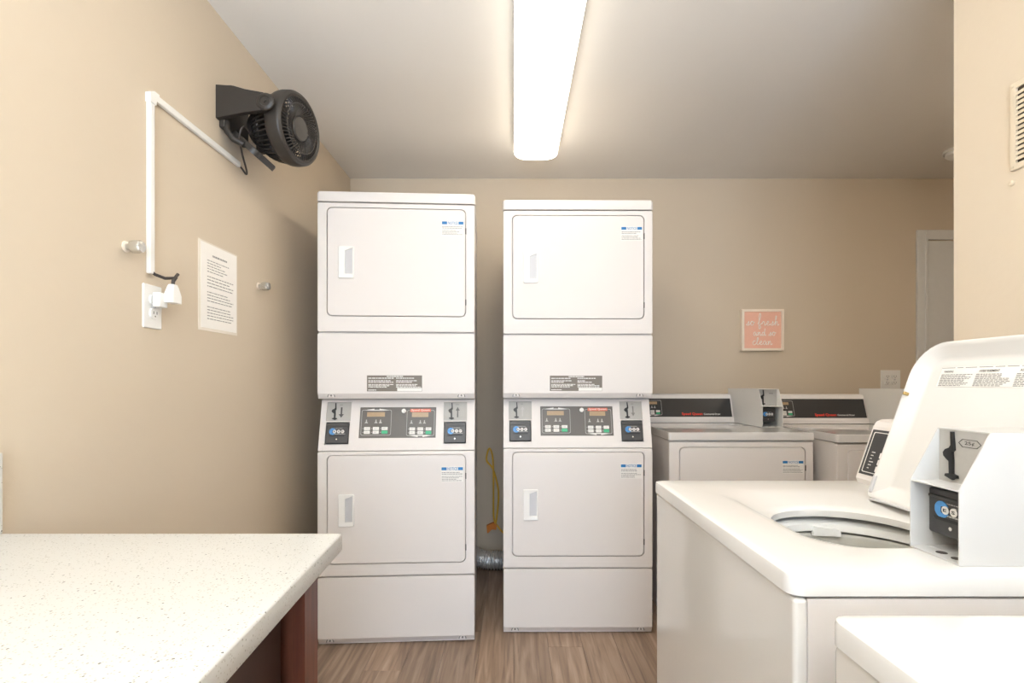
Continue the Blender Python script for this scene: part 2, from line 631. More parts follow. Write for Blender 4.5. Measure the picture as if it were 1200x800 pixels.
def coin_slide(parent, x, z0, h, y, name='coin_slide'):
    m = MB().prism([(x + a * 1.35 * h, z0 + b * h) for a, b in SLIDE], 'y', y - 0.004, y)
    return m.build(name, 'black', parent, smooth=False)


def coin_drawer(parent, x0, x1, z0, z1, y, deep=0.02):
    """charcoal coin drawer with emblem, facing -Y at y"""
    w, h = x1 - x0, z1 - z0
    m = MB()
    plate(m, x0, x1, z0, z1, y, y + deep, 0.004, 0.003)
    m.box(x0 + w * .04, x1 - w * .04, y - 0.003, y + .001, z0 + h * .80, z0 + h * .86, 0.001)
    m.build('coin_drawer', 'drawer', parent)
    MB().prism([(x0 + w * .14, z0 + h * .40), (x0 + w * .86, z0 + h * .40), (x0 + w * .82, z0 + h * .33), (x0 + w * .18, z0 + h * .33)],
               'y', y - 0.0015, y + .001).build('drawer_slot', 'black', parent, smooth=False)
    MB().disc(x0 + w * .31, z0 + h * .57, w * .15, y - .0012, y + .001).build('globe_emblem', 'globe', parent)
    b = MB()
    b.prism(rr(x0 + w * .30, x0 + w * .86, z0 + h * .50, z0 + h * .64, h * .03, 3), 'y', y - .0016, y + .001)
    b.build('emblem_band', 'black', parent, smooth=False)
    for k in range(3):
        MB().disc(x0 + w * (.40 + .175 * k), z0 + h * .57, w * .075, y - .0022, y, 14).build('emblem_disc', 'print', parent)
    for k, ch in enumerate('ESD'):
        cx = x0 + w * (.40 + .175 * k)
        text('emblem_letter', ch, cx - w * .038, cx + w * .038, z0 + h * .535, z0 + h * .605, y - .0022, 'drawer', parent, 0.03)
    f = MB()
    fine(f, x0 + w * .36, x0 + w * .86, z0 + h * .43, z0 + h * .48, y - .0005, 1, .6, ragged=0.05)
    fine(f, x0 + w * .25, x0 + w * .75, z0 + h * .70, z0 + h * .735, y - .0005, 1, .5, ragged=0.05)
    tag(f.build('drawer_print', 'lgrey', parent, smooth=False), kind='stuff')
    MB().disc(x0 + w * .5, z0 + h * .2, w * .035, y - .0015, y + .001, 10).build('drawer_lock', 'chrome', parent)


def arrow(parent, x, z0, z1, up, y, w, material, head=0.4):
    h = z1 - z0
    s = w * .16
    q = h * head
    if up:
        pol = [(x - s, z0), (x + s, z0), (x + s, z1 - q), (x + w / 2, z1 - q), (x, z1), (x - w / 2, z1 - q), (x - s, z1 - q)]
    else:
        pol = [(x - s, z1), (x - s, z0 + q), (x - w / 2, z0 + q), (x, z0), (x + w / 2, z0 + q), (x + s, z0 + q), (x + s, z1)]
    return MB().prism(pol, 'y', y - .0006, y + .0004).build('arrow_mark', material, parent, smooth=False)


def keypad(parent, x0, x1, z0, z1, y, flip=False, brand=False, display=True, keys=True):
    """control overlay: outline, amber display, symbols, six keys"""
    w, h = x1 - x0, z1 - z0
    ol = rr(x0 + w * .03, x1 - w * .03, z0 + h * .07, z1 - h * .07, w * .05, 3)
    outline(MB(), ol, 0.0016, y - .0007, y + .0004).build('overlay_outline', 'lgrey', parent, smooth=False)
    cz = z1 - h * .08 if not flip else z0 + h * .08
    s = 1 if not flip else -1
    MB().prism([(x0 + w * .10, cz), (x0 + w * .42, cz + s * h * .05), (x0 + w * .42, cz + s * h * .015), (x0 + w * .58, cz + s * h * .015),
                (x0 + w * .58, cz + s * h * .05), (x1 - w * .10, cz), (x1 - w * .3, cz - s * h * .015), (x0 + w * .3, cz - s * h * .015)],
               'y', y - .0008, y + .0004).build('overlay_crest', 'print', parent, smooth=False)
    if display:
        MB().box(x0 + w * .20, x0 + w * .76, y - .0012, y + .0005, z0 + h * .70, z0 + h * .85).build('display', 'amber', parent, smooth=False)
    if brand:
        MB().box(x0 + w * .14, x0 + w * .84, y - .001, y + .0005, z0 + h * .87, z0 + h * .975).build('brand_band', 'orange', parent, smooth=False)
        text('brand_lettering', 'Speed Queen', x0 + w * .18, x0 + w * .80, z0 + h * .882, z0 + h * .965, y - .001, 'print', parent, 0.01)
    for cx, kk in ((.19, 0), (.49, 1), (.63, 2)):
        bx = x0 + w * cx
        bz = z0 + h * .48
        u = w * .035
        sy = MB().prism([(bx - u * 1.6, bz), (bx + u * 1.6, bz), (bx + u * .5, bz + u * 1.2), (bx + u * .4, bz + u * 3.2), (bx - u * .4, bz + u * 3.2), (bx - u * .5, bz + u * 1.2)],
                 'y', y - .0007, y + .0004)
        sy.build('garment_symbol', 'lgrey', parent, smooth=False)
    if keys:
        for c in range(3):
            for r_ in range(2):
                kx = x0 + w * (.13 + .275 * c)
                kz = z0 + h * (.12 + .125 * r_)
                k = MB()
                plate(k, kx, kx + w * .19, kz, kz + h * .105, y - .0022, y + .0005, .0015, .0008)
                k.build('key', 'green' if (c == 2 and r_ == 0) else 'print', parent)
        f = MB()
        for c in range(3):
            for r_ in range(2):
                kx = x0 + w * (.13 + .275 * c)
                kz = z0 + h * (.12 + .125 * r_)
                if not (c == 2 and r_ == 0):
                    fine(f, kx + w * .035, kx + w * .155, kz + h * .03, kz + h * .075, y - .0025, 2, .5)
                f.add([(kx - w * .045, y - .0006, kz + h * .04), (kx - w * .02, y - .0006, kz + h * .04),
                       (kx - w * .02, y - .0006, kz + h * .065), (kx - w * .045, y - .0006, kz + h * .065)], [(0, 1, 2, 3)])
        tag(f.build('key_print', 'lgrey', parent, smooth=False), kind='stuff')


def sticker(door, x0, x1, z0, z1, y):
    w, h = x1 - x0, z1 - z0
    MB().box(x0, x1, y - .0005, y + .0003, z0, z1).build('notice_sticker', 'print', door, smooth=False)
    for a, b in ((x0 + w * .02, x0 + w * .25), (x1 - w * .24, x1 - w * .02)):
        MB().box(a, b, y - .001, y, z1 - h * .24, z1 - h * .05).build('notice_bar', 'blue', door, smooth=False)
    text('notice_lettering', 'NOTICE', x0 + w * .29, x1 - w * .27, z1 - h * .24, z1 - h * .05, y - .0005, 'blue', door, 0.01)
    f = MB()
    fine(f, x0 + w * .03, x1 - w * .05, z0 + h * .46, z1 - h * .34, y - .0008, 2, .5)
    fine(f, x0 + w * .03, x1 - w * .05, z0 + h * .04, z0 + h * .40, y - .0008, 4, .45)
    tag(f.build('notice_print', 'mgrey', door, smooth=False), kind='stuff')


def door_pull(door, x0, x1, z0, z1, y):
    w, h = x1 - x0, z1 - z0
    m = MB()
    o = rr(x0, x1, z0, z1, 0.004, 3)
    hole = [(x0 + w * .42, z0 + h * .14), (x1 - w * .10, z0 + h * .14), (x1 - w * .10, z1 - h * .05), (x0 + w * .42, z1 - h * .14)]
    # inner outline resampled to the outline's point count
    n = len(o)
    inner = []
    for k in range(4):
        inner += [hole[k]] * (n // 4)
    mid = [(a * .985 + b * .015, c) for (a, c), (b, _) in zip(o, inner)]
    m.loft([at_y(o, y + .001), at_y(o, y - .006), at_y([(a + (.002 if a < (x0 + x1) / 2 else -.002), b + (.002 if b < (z0 + z1) / 2 else -.002)) for a, b in o], y - .008),
            at_y(inner, y - .007), at_y(inner, y + .002)])
    p = m.build('door_pull', 'plastic', door, wn=False, angle=25)
    MB().prism(hole, 'y', y - .0012, y + .001).build('pull_recess_shade', 'pull', door, smooth=False)  # recess shading put into the greyer colour of this plate
    return p


def front_with_door(parent, W, z0, z1, dx0, dx1, dz0, dz1, pull, stick, hinge=True):
    f = MB()
    holed(f, 0.001, W - 0.001, z0, z1, 0, 0.02, dx0, dx1, dz0, dz1, 0.024, 0.008, 0.004)
    f.build('front_panel', 'white', parent)
    g = 0.0028
    dm = MB()
    plate(dm, dx0 + g, dx1 - g, dz0 + g, dz1 - g, -0.002, 0.018, 0.022, 0.004)
    dr = dm.build('door', 'white', parent)
    if pull:
        door_pull(dr, *pull, -0.002)
    if stick:
        sticker(dr, *stick, -0.002)
    if hinge:
        for hz in (dz0 + (dz1 - dz0) * .14, dz0 + (dz1 - dz0) * .80):
            MB().box(dx1 - .0035, dx1 + .0005, -0.0022, 0.004, hz - .014, hz + .012, 0.0008).build('hinge', 'gap', dr)
    return dr


def panel_screw(parent, x, z, y):
    m = MB()
    n = 14
    o = [(x + .017 * math.cos(R(a)), z - .008 + .019 * math.sin(R(a))) for a in [180 * k / n for k in range(n + 1)]]
    i = [(x + .013 * math.cos(R(a)), z - .008 + .015 * math.sin(R(a))) for a in [180 * k / n for k in range(n + 1)]]
    m.prism(o, 'y', y + .002, y + .012)
    b = m.build('screw_boss', 'white', parent, smooth=False)
    c = MB()
    c.loft([at_y(o, y + .0015), at_y(i, y + .0015)], closed=False)
    c.build('boss_rim', 'grey', parent, smooth=False)
    return MB().disc(x, z - .001, .0042, y - .001, y + .006, 10).build('panel_screw', 'grey', parent)


# ------------------------------------------------------------------ stacked dryers
def dryer_stack(label, loc, rz, arrows):
    W, D = 0.685, 0.70
    t = thing('stacked_dryer', label, 'dryer', loc, rz, 'stacked coin-operated dryers')
    MB().prism([(0.019, 0.004), (D, 0.004), (D, 1.937), (0.019, 1.937), (0.019, 1.082), (0.086, 1.074), (0.024, 0.85), (0.019, 0.85)],
               'x', 0.002, W - 0.002).build('cabinet', 'white', t, smooth=False)
    # toe panel with folded lower edge
    m = MB()
    z0, z1 = 0.012, 0.300
    m.loft([at_y(rr(.001, W - .001, z0, z1, .006), 0.02), at_y(rr(.001, W - .001, z0, z1, .006), 0.015),
            at_y(rr(.002, W - .002, z0 + .003, z1 - .001, .006), 0.0125), at_y(rr(.003, W - .003, z0 + .020, z1 - .002, .006), 0.001), at_y(rr(.005, W - .005, z0 + .023, z1 - .004, .004), 0.0)], True, True)
    o = m.build('toe_panel', 'white', t)
    panel_screw(o, 0.055, 0.026, 0.001)
    panel_screw(o, W - 0.055, 0.026, 0.001)
    front_with_door(t, W, 0.304, 0.848, 0.041, 0.646, 0.356, 0.834, (0.093, 0.160, 0.523, 0.663), (0.536, 0.634, 0.712, 0.780))
    # sloping control panel
    ang = math.atan2(0.06, 0.224)
    L = 0.232
    k = L / 0.224
    v = lambda z: (z - 0.85) * k
    px = [(0.026, 0.133), (0.543, 0.648)]
    holes = []
    for a, b in px:
        holes += [(a, b, v(.979), v(1.062)), (a + .002, b - .002, v(.878), v(.975))]
    holes.append((0.173, 0.510, v(.905), v(1.039)))
    m = MB()
    grid_plate(m, 0.002, W - 0.002, 0.002, L - .002, 0, 0.012, holes)
    cp = m.build('control_panel', 'white', t, smooth=False)
    cp.location = (0, 0.004, 0.85)
    cp.rotation_euler = (-ang, 0, 0)
    for (a, b), (up, am, big) in zip(px, arrows):
        MB().box(a, b, 0.004, 0.011, v(.979), v(1.062)).build('coin_plate', 'coinplate', cp, smooth=False)
        coin_slide(cp, a + (b - a) * .34, v(.984), v(1.058) - v(.984), 0.004)
        arrow(cp, a + (b - a) * .60, v(.994), v(1.040), up, 0.004, .022 if big else .018, am, .34)
        f = MB()
        fine(f, a + (b - a) * .52, a + (b - a) * .66, v(1.048), v(1.053), .0035, 1)
        tag(f.build('coin_plate_print', 'grey', cp, smooth=False), kind='stuff')
        coin_drawer(cp, a + .004, b - .004, v(.882), v(.971), -0.006, .02)
    MB().box(0.173, 0.510, 0.003, 0.011, v(.905), v(1.039)).build('keypad_overlay', 'panel', cp, smooth=False)
    keypad(cp, 0.176, 0.316, v(.908), v(1.037), 0.003, False, False)
    keypad(cp, 0.376, 0.507, v(.905), v(1.035), 0.003, True, True)
    MB().lathe([(0.010, 0.004), (0.010, -0.002), (0.006, -0.003), (0.006, -0.005), (0.0005, -0.005)], (0.366, 0, v(1.022)), n=16).build('panel_lock', 'print', cp)
    # upper dryer: access panel with folded lower edge
    m = MB()
    z0, z1 = 1.078, 1.366
    m.loft([at_y(rr(.0, W, z0, z1, .006), 0.02), at_y(rr(.0, W, z0, z1, .006), 0.015), at_y(rr(.001, W - .001, z0 + .003, z1 - .001, .006), 0.0125),
            at_y(rr(.002, W - .002, z0 + .022, z1 - .002, .006), 0.001), at_y(rr(.004, W - .004, z0 + .026, z1 - .004, .004), 0.0)], True, True)
    ap = m.build('access_panel', 'white', t)
    panel_screw(ap, 0.06, 1.094, 0.001)
    panel_screw(ap, W - 0.06, 1.094, 0.001)
    MB().box(0.214, 0.453, -0.0006, 0.001, 1.111, 1.181).build('instruction_label', 'label', ap, smooth=False)
    MB().box(0.345, 0.452, -0.001, 0.001, 1.112, 1.126).build('label_strip', 'print', ap, smooth=False)
    f = MB()
    fine(f, 0.30, 0.37, 1.1735, 1.1795, -0.0009, 1, .7, ragged=.05)
    for x0_, x1_ in ((0.22, 0.33), (0.34, 0.448)):
        fine(f, x0_, x1_, 1.165, 1.1725, -0.0009, 1, .5)
        fine(f, x0_, x1_, 1.148, 1.161, -0.0009, 2, .5, ragged=.7)
        fine(f, x0_, x1_, 1.127, 1.144, -0.0009, 3, .55)
    fine(f, 0.22, 0.27, 1.114, 1.12, -0.0009, 1, .6)
    tag(f.build('label_print', 'print', ap, smooth=False), kind='stuff')
    front_with_door(t, W, 1.371, 1.934, 0.041, 0.646, 1.438, 1.914, (0.093, 0.160, 1.603, 1.743), (0.538, 0.636, 1.796, 1.862))
    # rounded top cap
    m = MB()
    m.loft([at_z(rr(.0, W, -.002, D, .012), 1.9385), at_z(rr(-.001, W + .001, -.003, D, .012), 1.943), at_z(rr(-.001, W + .001, -.003, D, .012), 1.974),
            at_z(rr(.003, W - .003, .001, D - .002, .012), 1.982), at_z(rr(.011, W - .011, .009, D - .01, .010), 1.985)], True, True)
    m.build('top_panel', 'white', t)
    for fx, fy in ((.05, .08), (W - .05, .08), (.05, D - .08), (W - .05, D - .08)):
        MB().lathe([(.018, 0), (.018, .005)], (fx, fy, 0), 'z', 12, True, True).build('foot', 'black', t)
    return t


dryer_stack('tall white stacked dryer nearest the beige left wall, behind the counter', (-0.855, 2.225, 0), 3.3,
            [(False, 'drawer', True), (True, 'drawer', False)])
dryer_stack('tall white stacked dryer in the middle, directly beneath the ceiling light', (-0.049, 2.335, 0), 0.25,
            [(True, 'lgrey', False), (False, 'grey', False)])


# ------------------------------------------------------------------ meter case (coin box) for the single machines
def meter_case(parent, x, y, z, w, lower, total, depth, big=False, skin='case', d0=.03, d1=.97, back=.001):
    """sheet-metal case, front to -Y at y"""
    e = 0.0018
    s = 0.0425
    pts = [(0, 0), (depth, 0), (depth, total), (s, total), (0, lower)]
    m = MB()
    m.prism([(y + a, z + b) for a, b in pts], 'x', x, x + e)
    m.prism([(y + a, z + b) for a, b in pts], 'x', x + w - e, x + w)
    m.box(x + e, x + w - e, y + s, y + depth, z + total - e, z + total)
    m.box(x + e, x + w - e, y + depth - e, y + depth, z, z + total - e)
    m.box(x + e, x + w - e, y, y + depth - e, z, z + e)
    m.box(x + e, x + w - e, y, y + s + back + .003, z + lower - e, z + lower)
    c = m.build('meter_case', skin, parent, smooth=False)
    yp = y + s + back
    MB().box(x + e, x + w - e, yp, yp + .003, z + lower, z + total - e).build('coin_plate', 'coinplate', c, smooth=False)
    coin_slide(c, x + w * .30, z + lower + .004, (total - lower) * .9, yp)
    MB().box(x + e, x + w * .34, y + .025, y + depth * .5, z + e, z + e + .001).build('case_floor_plate', 'case', c, smooth=False)
    bz0, bz1 = z + lower * .24, z + lower * .90
    coin_drawer(c, x + w * d0, x + w * d1, bz0, bz1, y + .026, .06)
    for hx in (.42, .72):
        m = MB()
        m.lathe([(.007, e), (.007, e + .0006)], (x + w * hx, y + .018, z), 'z', 14, True, True)
        m.build('floor_hole', 'gap', c)
    if big:
        ox, oz = x + w * .62, z + total - (total - lower) * .24
        hexo = [(ox + w * .20 * math.cos(R(a)) * 1.05, oz + .0058 * (1 if 0 < a < 180 else -1) if a % 180 else oz) for a in (0, 50, 130, 180, 230, 310)]
        outline(MB(), hexo, .0008, yp - .0005, yp + .0005).build('price_outline', 'drawer', c, smooth=False)
        text('price_lettering', '25¢', ox - w * .09, ox + w * .09, oz - .0030, oz + .0030, yp, 'black', c, 0.01)
        for sz in (.35, .62):
            MB().lathe([(.0025, 0), (.0025, .002), (.0005, .0025)], (x + e, y + .03, z + lower * sz), 'x', 8).build('rivet', 'pull', c)
    else:
        f = MB()
        fine(f, x + w * .6, x + w * .82, z + total - .028, z + total - .02, yp - .0004, 1)
        tag(f.build('coin_plate_print', 'grey', c, smooth=False), kind='stuff')
    return c


# ------------------------------------------------------------------ single dryers in the back row
def tumble_dryer(label, loc, rz=0.0):
    W, D = 0.683, 0.70
    H = 0.915
    t = thing('tumble_dryer', label, 'dryer', loc, rz, 'single dryers along the back wall')
    MB().box(.003, W - .003, .019, D, .004, .874).build('cabinet', 'white', t, smooth=False)
    front_with_door(t, W, 0.304, .870, 0.048, 0.645, 0.356, 0.846, (0.093, 0.160, 0.523, 0.663), (0.533, 0.634, 0.722, 0.784))
    m = MB()
    plate(m, .001, W - .001, .012, .300, 0, .02, .006, .004)
    m.build('toe_panel', 'white', t)
    m = MB()
    m.loft([at_z(rr(.001, W - .001, .004, D, .01), .876), at_z(rr(-.002, W + .002, -.006, D, .012), .879), at_z(rr(-.002, W + .002, -.006, D, .012), .908),
            at_z(rr(.002, W - .002, -.002, D - .004, .012), .9145), at_z(rr(.012, W - .012, .010, D - .012, .01), .9155),
            at_z(rr(.03, W - .03, .035, D - .03, .01), .9135)], True, True)
    m.build('worktop', 'dryertop', t)
    # control hood
    hx1 = 0.566
    m = MB()
    prof = [(.60, .9155), (.604, .935), (.606, .938), (.645, 1.062), (.652, 1.076), (.664, 1.082), (D - .01, 1.082), (D, 1.07), (D, .9155)]
    m.prism(prof, 'x', .006, hx1)
    hood = m.build('control_hood', 'white', t, smooth=False)
    # overlay lies on the sloping face: own frame
    a = math.atan2(.039, .124)
    L = .130
    ov = MB().box(.022, hx1 - .008, -.0012, .0005, .010, L - .008).build('control_overlay', 'panelblack', t, smooth=False)
    ov.location = (0, .606, .938)
    ov.rotation_euler = (-a, 0, 0)
    keypad(ov, .03, .150, .013, L - .012, -.0012, True, False)
    text('brand_lettering', 'Speed Queen', .262, .385, .016, .036, -.0012, 'red', ov, 0.035)
    text('model_lettering', 'Commercial Dryer', .392, .49, .018, .032, -.0012, 'print', ov, 0.015)
    meter_case(t, hx1 + .002, .262, .9155, .108, .110, .200, .43, skin='plastic', d0=.03, d1=.76, back=.02)  # paler skin than the washer cases, making up in colour for shade
    for fx, fy in ((.05, .08), (W - .05, .08), (.05, D - .08), (W - .05, D - .08)):
        MB().lathe([(.018, 0), (.018, .005)], (fx, fy, 0), 'z', 12, True, True).build('foot', 'black', t)
    return t


tumble_dryer('single white coin dryer next to the middle stacked dryer', (0.731, 2.412, 0))
tumble_dryer('single white coin dryer at the right, below the back wall outlet', (1.462, 2.318, 0))


# ------------------------------------------------------------------ top-loading washers on the right
def washer(label, loc, open_lid):
    W, D, H = 0.647, 0.70, 0.90
    t = thing('top_load_washer', label, 'washer', loc, -90, 'top-loading coin washers along the right wall')
    zb, zt = .012, H - .0335
    m = MB()
    m.box(0, W, 0, .02, zb, zt, .006)
    m.build('front_panel', 'gloss', t)
    MB().box(.0005, .004, .0185, D, zb, zt).build('side_panel', 'white', t, smooth=False)
    MB().box(W - .004, W - .0005, .0185, D, zb, zt).build('side_panel', 'white', t, smooth=False)
    MB().box(.004, W - .004, D - .004, D, zb, zt).build('back_panel', 'white', t, smooth=False)
    # worktop: outer slab, shallow lid recess, opening
    N = 10
    def o(x0, x1, y0, y1, r, z):
        return at_z(rr(x0, x1, y0, y1, r, N), z)
    m = MB()
    m.loft([o(.03, W - .03, .03, D - .03, .02, H - .032), o(.002, W - .002, -.002, D, .018, H - .032), o(-.002, W + .002, -.006, D, .02, H - .029),
            o(-.002, W + .002, -.006, D, .02, H - .008), o(-.0005, W + .0005, -.0045, D - .002, .018, H - .0035), o(.004, W - .004, .0, D - .006, .016, H - .0015),
            o(.014, W - .014, .010, D - .016, .012, H),
            o(.110, .546, .09, .445, .07, H), o(.125, .542, .10, .438, .08, H - .0008), o(.145, .537, .111, .43, .09, H - .0035),
            o(.205, .530, .128, .412, .11, H - .016), o(.215, .526, .134, .406, .118, H - .019),
            o(.219, .522, .138, .402, .122, H - .024), o(.219, .522, .138, .402, .122, H - .037)])
    m.build('worktop', 'lidwhite', t, wn=False)
    cx, cy = .37, .28
    # tub cover ring and basket
    def ell(rx, ry, z, n=64):
        return [(cx + rx * math.cos(2 * math.pi * k / n), cy + ry * math.sin(2 * math.pi * k / n), z) for k in range(n)]
    m = MB()
    m.loft([ell(.25, .25, H - .060), ell(.21, .2, H - .046), ell(.185, .175, H - .0445), ell(.165, .155, H - .047), ell(.155, .147, H - .054),
            ell(.1525, .1445, H - .068), ell(.156, .148, H - .070), ell(.25, .25, H - .072)])
    m.build('tub_cover', 'plastic', t)
    m = MB()
    rg = []
    for k in range(9):
        a = R(160 + 22 * k / 8)
        c_, s_ = math.cos(a), math.sin(a)
        zt_ = H - .064 + .006 * (k / 8)
        rg.append([(cx + .149 * c_, cy + .141 * s_, H - .078), (cx + .149 * c_, cy + .141 * s_, zt_), (cx + .158 * c_, cy + .150 * s_, zt_), (cx + .158 * c_, cy + .150 * s_, H - .078)])
    m.loft(rg, True, True)
    m.build('bleach_dispenser', 'plastic', t)
    MB().box(cx - .192, cx - .178, cy - .03, cy + .005, H - .046, H - .0405, .002).build('tub_clip', 'pull', t)
    m = MB()
    m.loft([ell(.21, .205, H - .0735), ell(.160, .152, H - .0745), ell(.1565, .1485, H - .082), ell(.166, .158, H - .118), ell(.2, .195, H - .14), ell(.21, .205, H - .60), ell(.18, .18, H - .62), ell(.02, .02, H - .62)], False, True)
    m.build('wash_basket', 'tub', t)
    m = MB()
    m.lathe([(.09, .285), (.075, .33), (.05, .42), (.042, .62), (.036, .66), (.001, .665)], (cx, cy, 0), 'z', 24)
    m.build('agitator', 'pull', t)
    # control hood
    hy = .497
    prof = [(hy, H), (hy - .004, H + .012), (hy - .002, H + .018), (hy + .040, H + .140), (hy + .048, H + .152), (hy + .062, H + .158),
            (D - .02, H + .158), (D, H + .145), (D, H)]
    MB().prism(prof, 'x', .03, .533).build('control_hood', 'white', t, smooth=False)
    a = math.atan2(.042, .122)
    L = .129
    ov = MB().box(.036, .50, -.0015, .0005, .006, L - .008).build('control_overlay', 'panelblack', t, smooth=False)
    ov.location = (0, hy - .002, H + .018)
    ov.rotation_euler = (-a, 0, 0)
    outline(MB(), rr(.044, .20, .012, L - .014, .004, 3), .0018, -.0022, -.001).build('overlay_outline', 'print', ov, smooth=False)
    for k in range(6):
        MB().box(.088 + .034 * (k % 2), .116 + .034 * (k % 2), -.0035, -.001, .018 + .017 * (k // 2), .031 + .017 * (k // 2), .0008).build('key', 'print', ov)
    f = MB()
    for k in range(6):
        fine(f, .058, .066 + .004 * (k % 3), .022 + .008 * k, .026 + .008 * k, -.0019, 1)
    for bx, bz in ((.092, .078), (.10, .086), (.11, .075), (.118, .088)):
        f.prism([(bx, bz), (bx + .006, bz), (bx + .004, bz + .009), (bx + .002, bz + .009)], 'y', -.002, -.0012)
    tag(f.build('overlay_print', 'print', ov, smooth=False), kind='stuff')
    # lid: shallow tray with turned rim, own frame, hinge at the back of the opening
    Lw, Ll = .355, .356
    rad = (.012, .012, .075, .075)
    q = lambda e, y: at_y(rr(e, Lw - e, e, Ll - e, tuple(max(r - e, .002) for r in rad), 8), y)
    m = MB()
    m.loft([q(.012, .016), q(.004, .014), q(.0, .008), q(.0, -.008), q(.002, -.012), q(.006, -.0125), q(.012, -.009), q(.030, .004), q(.04, .006)], True, True)
    lid = m.build('lid', 'lidwhite', t)
    if open_lid:
        lid.location = (.192, .418, H - .004)
        lid.rotation_euler = (R(-19.4), 0, 0)
    else:
        lid.location = (.192, .43, H + .014)
        lid.rotation_euler = (R(90), 0, 0)
    # warning label, three columns
    lx0, lx1, lz0, lz1 = .062, .300, .262, .304
    MB().box(lx0, lx1, .0050, .0065, lz0, lz1).build('warning_label', 'print', lid, smooth=False)
    cw = (lx1 - lx0) / 3
    f = MB()
    fine(f, lx0, lx1, lz1 - .003, lz1 - .0005, .0046, 1, .5, ragged=.02)
    for k, wd in enumerate(('WARNING', 'AVERTISSEMENT', 'ADVERTENCIA')):
        a0 = lx0 + cw * k + .004
        text('warning_lettering', wd, a0 + .004, a0 + (.026 if k == 0 else .046), lz1 - .012, lz1 - .0075, .005, 'drawer', lid, .02)
        fine(f, a0, a0 + cw - .008, lz0 + .001, lz1 - .015, .0046, 9, .5, ragged=.3)
    tag(f.build('warning_print', 'grey', lid, smooth=False), kind='stuff')
    MB().box(.012, .018, -.020, -.010, .235, .242, .001).build('lid_bumper', 'brass', lid)
    MB().box(.004, .012, -.016, -.010, .012, .050, .002).build('hinge_clip', 'pull', lid)
    MB().tube([(-.004, 0, -.004), (.02, -.012, -.002), (.06, -.012, .0), (.2, -.010, 0), (Lw, -.010, 0)], .003, 6).build('hinge_rod', 'pull', lid)
    meter_case(t, .535, .238, H + .0005, .087, .102, .181, .455, True)
    for fx, fy in ((.05, .08), (W - .05, .08), (.05, D - .08), (W - .05, D - .08)):
        MB().lathe([(.018, 0), (.018, .0125)], (fx, fy, 0), 'z', 12, True, True).build('foot', 'black', t)
    return t


washer('white top-loading washer with its lid standing open', (0.367, 1.317, 0), True)
washer('white top-loading washer nearest the camera, only a plain corner showing', (0.347, 0.556, 0), False)


# ------------------------------------------------------------------ quartz counter with cherry base
CT = 0.85
t = thing('counter', 'white speckled quartz counter on a dark cherry wood base', 'counter', (-0.69, 0.3, 0))
ox, oy = -0.69, 0.3
def cpt(x, y):
    return (x - ox, y - oy)
y1, y0 = 1.02, -1.0
xr = lambda y: -0.342 + (1.02 - y) * 0.050
o = [cpt(XL + .001, y0), cpt(xr(y0), y0), cpt(xr(y1), y1), cpt(XL + .001, y1)]
inset = lambda e: [(o[0][0], o[0][1] + e), (o[1][0] - e, o[1][1] + e), (o[2][0] - e, o[2][1] - e), (o[3][0], o[3][1] - e)]
MB().loft([at_z(inset(.003), CT - .036), at_z(inset(0), CT - .033), at_z(inset(0), CT - .004), at_z(inset(.0012), CT - .0012), at_z(inset(.004), CT)],
          True, True).build('countertop', 'quartz', t, angle=60)
m = MB().box(XL + .001 - ox, XL + .018 - ox, y0 - oy, y1 - oy, CT, 1.01, .002)
m.build('side_splash', 'quartz', t)
def cab(name, xa, xb, ya, yb, za, zb, mt='cherry'):
    # follows the slight skew of the counter edge: offsets xa, xb measured from the front edge
    p = [cpt(xr(ya) + xa, ya), cpt(xr(ya) + xb, ya), cpt(xr(yb) + xb, yb), cpt(xr(yb) + xa, yb)]
    return MB().prism(p, 'z', za, zb).build(name, mt, t, smooth=False)
ZU = CT - .036
cab('stile', -.064, -.042, .93, 1.0, 0.0, ZU)
cab('stile', -.064, -.042, -.96, -.89, 0.0, ZU)
cab('bottom_rail', -.064, -.044, -.89, .93, 0.0, .10)
cab('recessed_panel', -.100, -.086, -.89, .93, 0.0, ZU, mt='cherryshaded')
cab('end_panel', -.66, -.064, .978, .998, 0.0, ZU)
cab('end_panel', -.66, -.064, -.96, -.94, 0.0, ZU)


# ------------------------------------------------------------------ things on the left wall (local: x = further back, -y = out of the wall)
def on_left(name, label, cat, y, z, group=None):
    return thing(name, label, cat, (XL, y, z), 90, group)


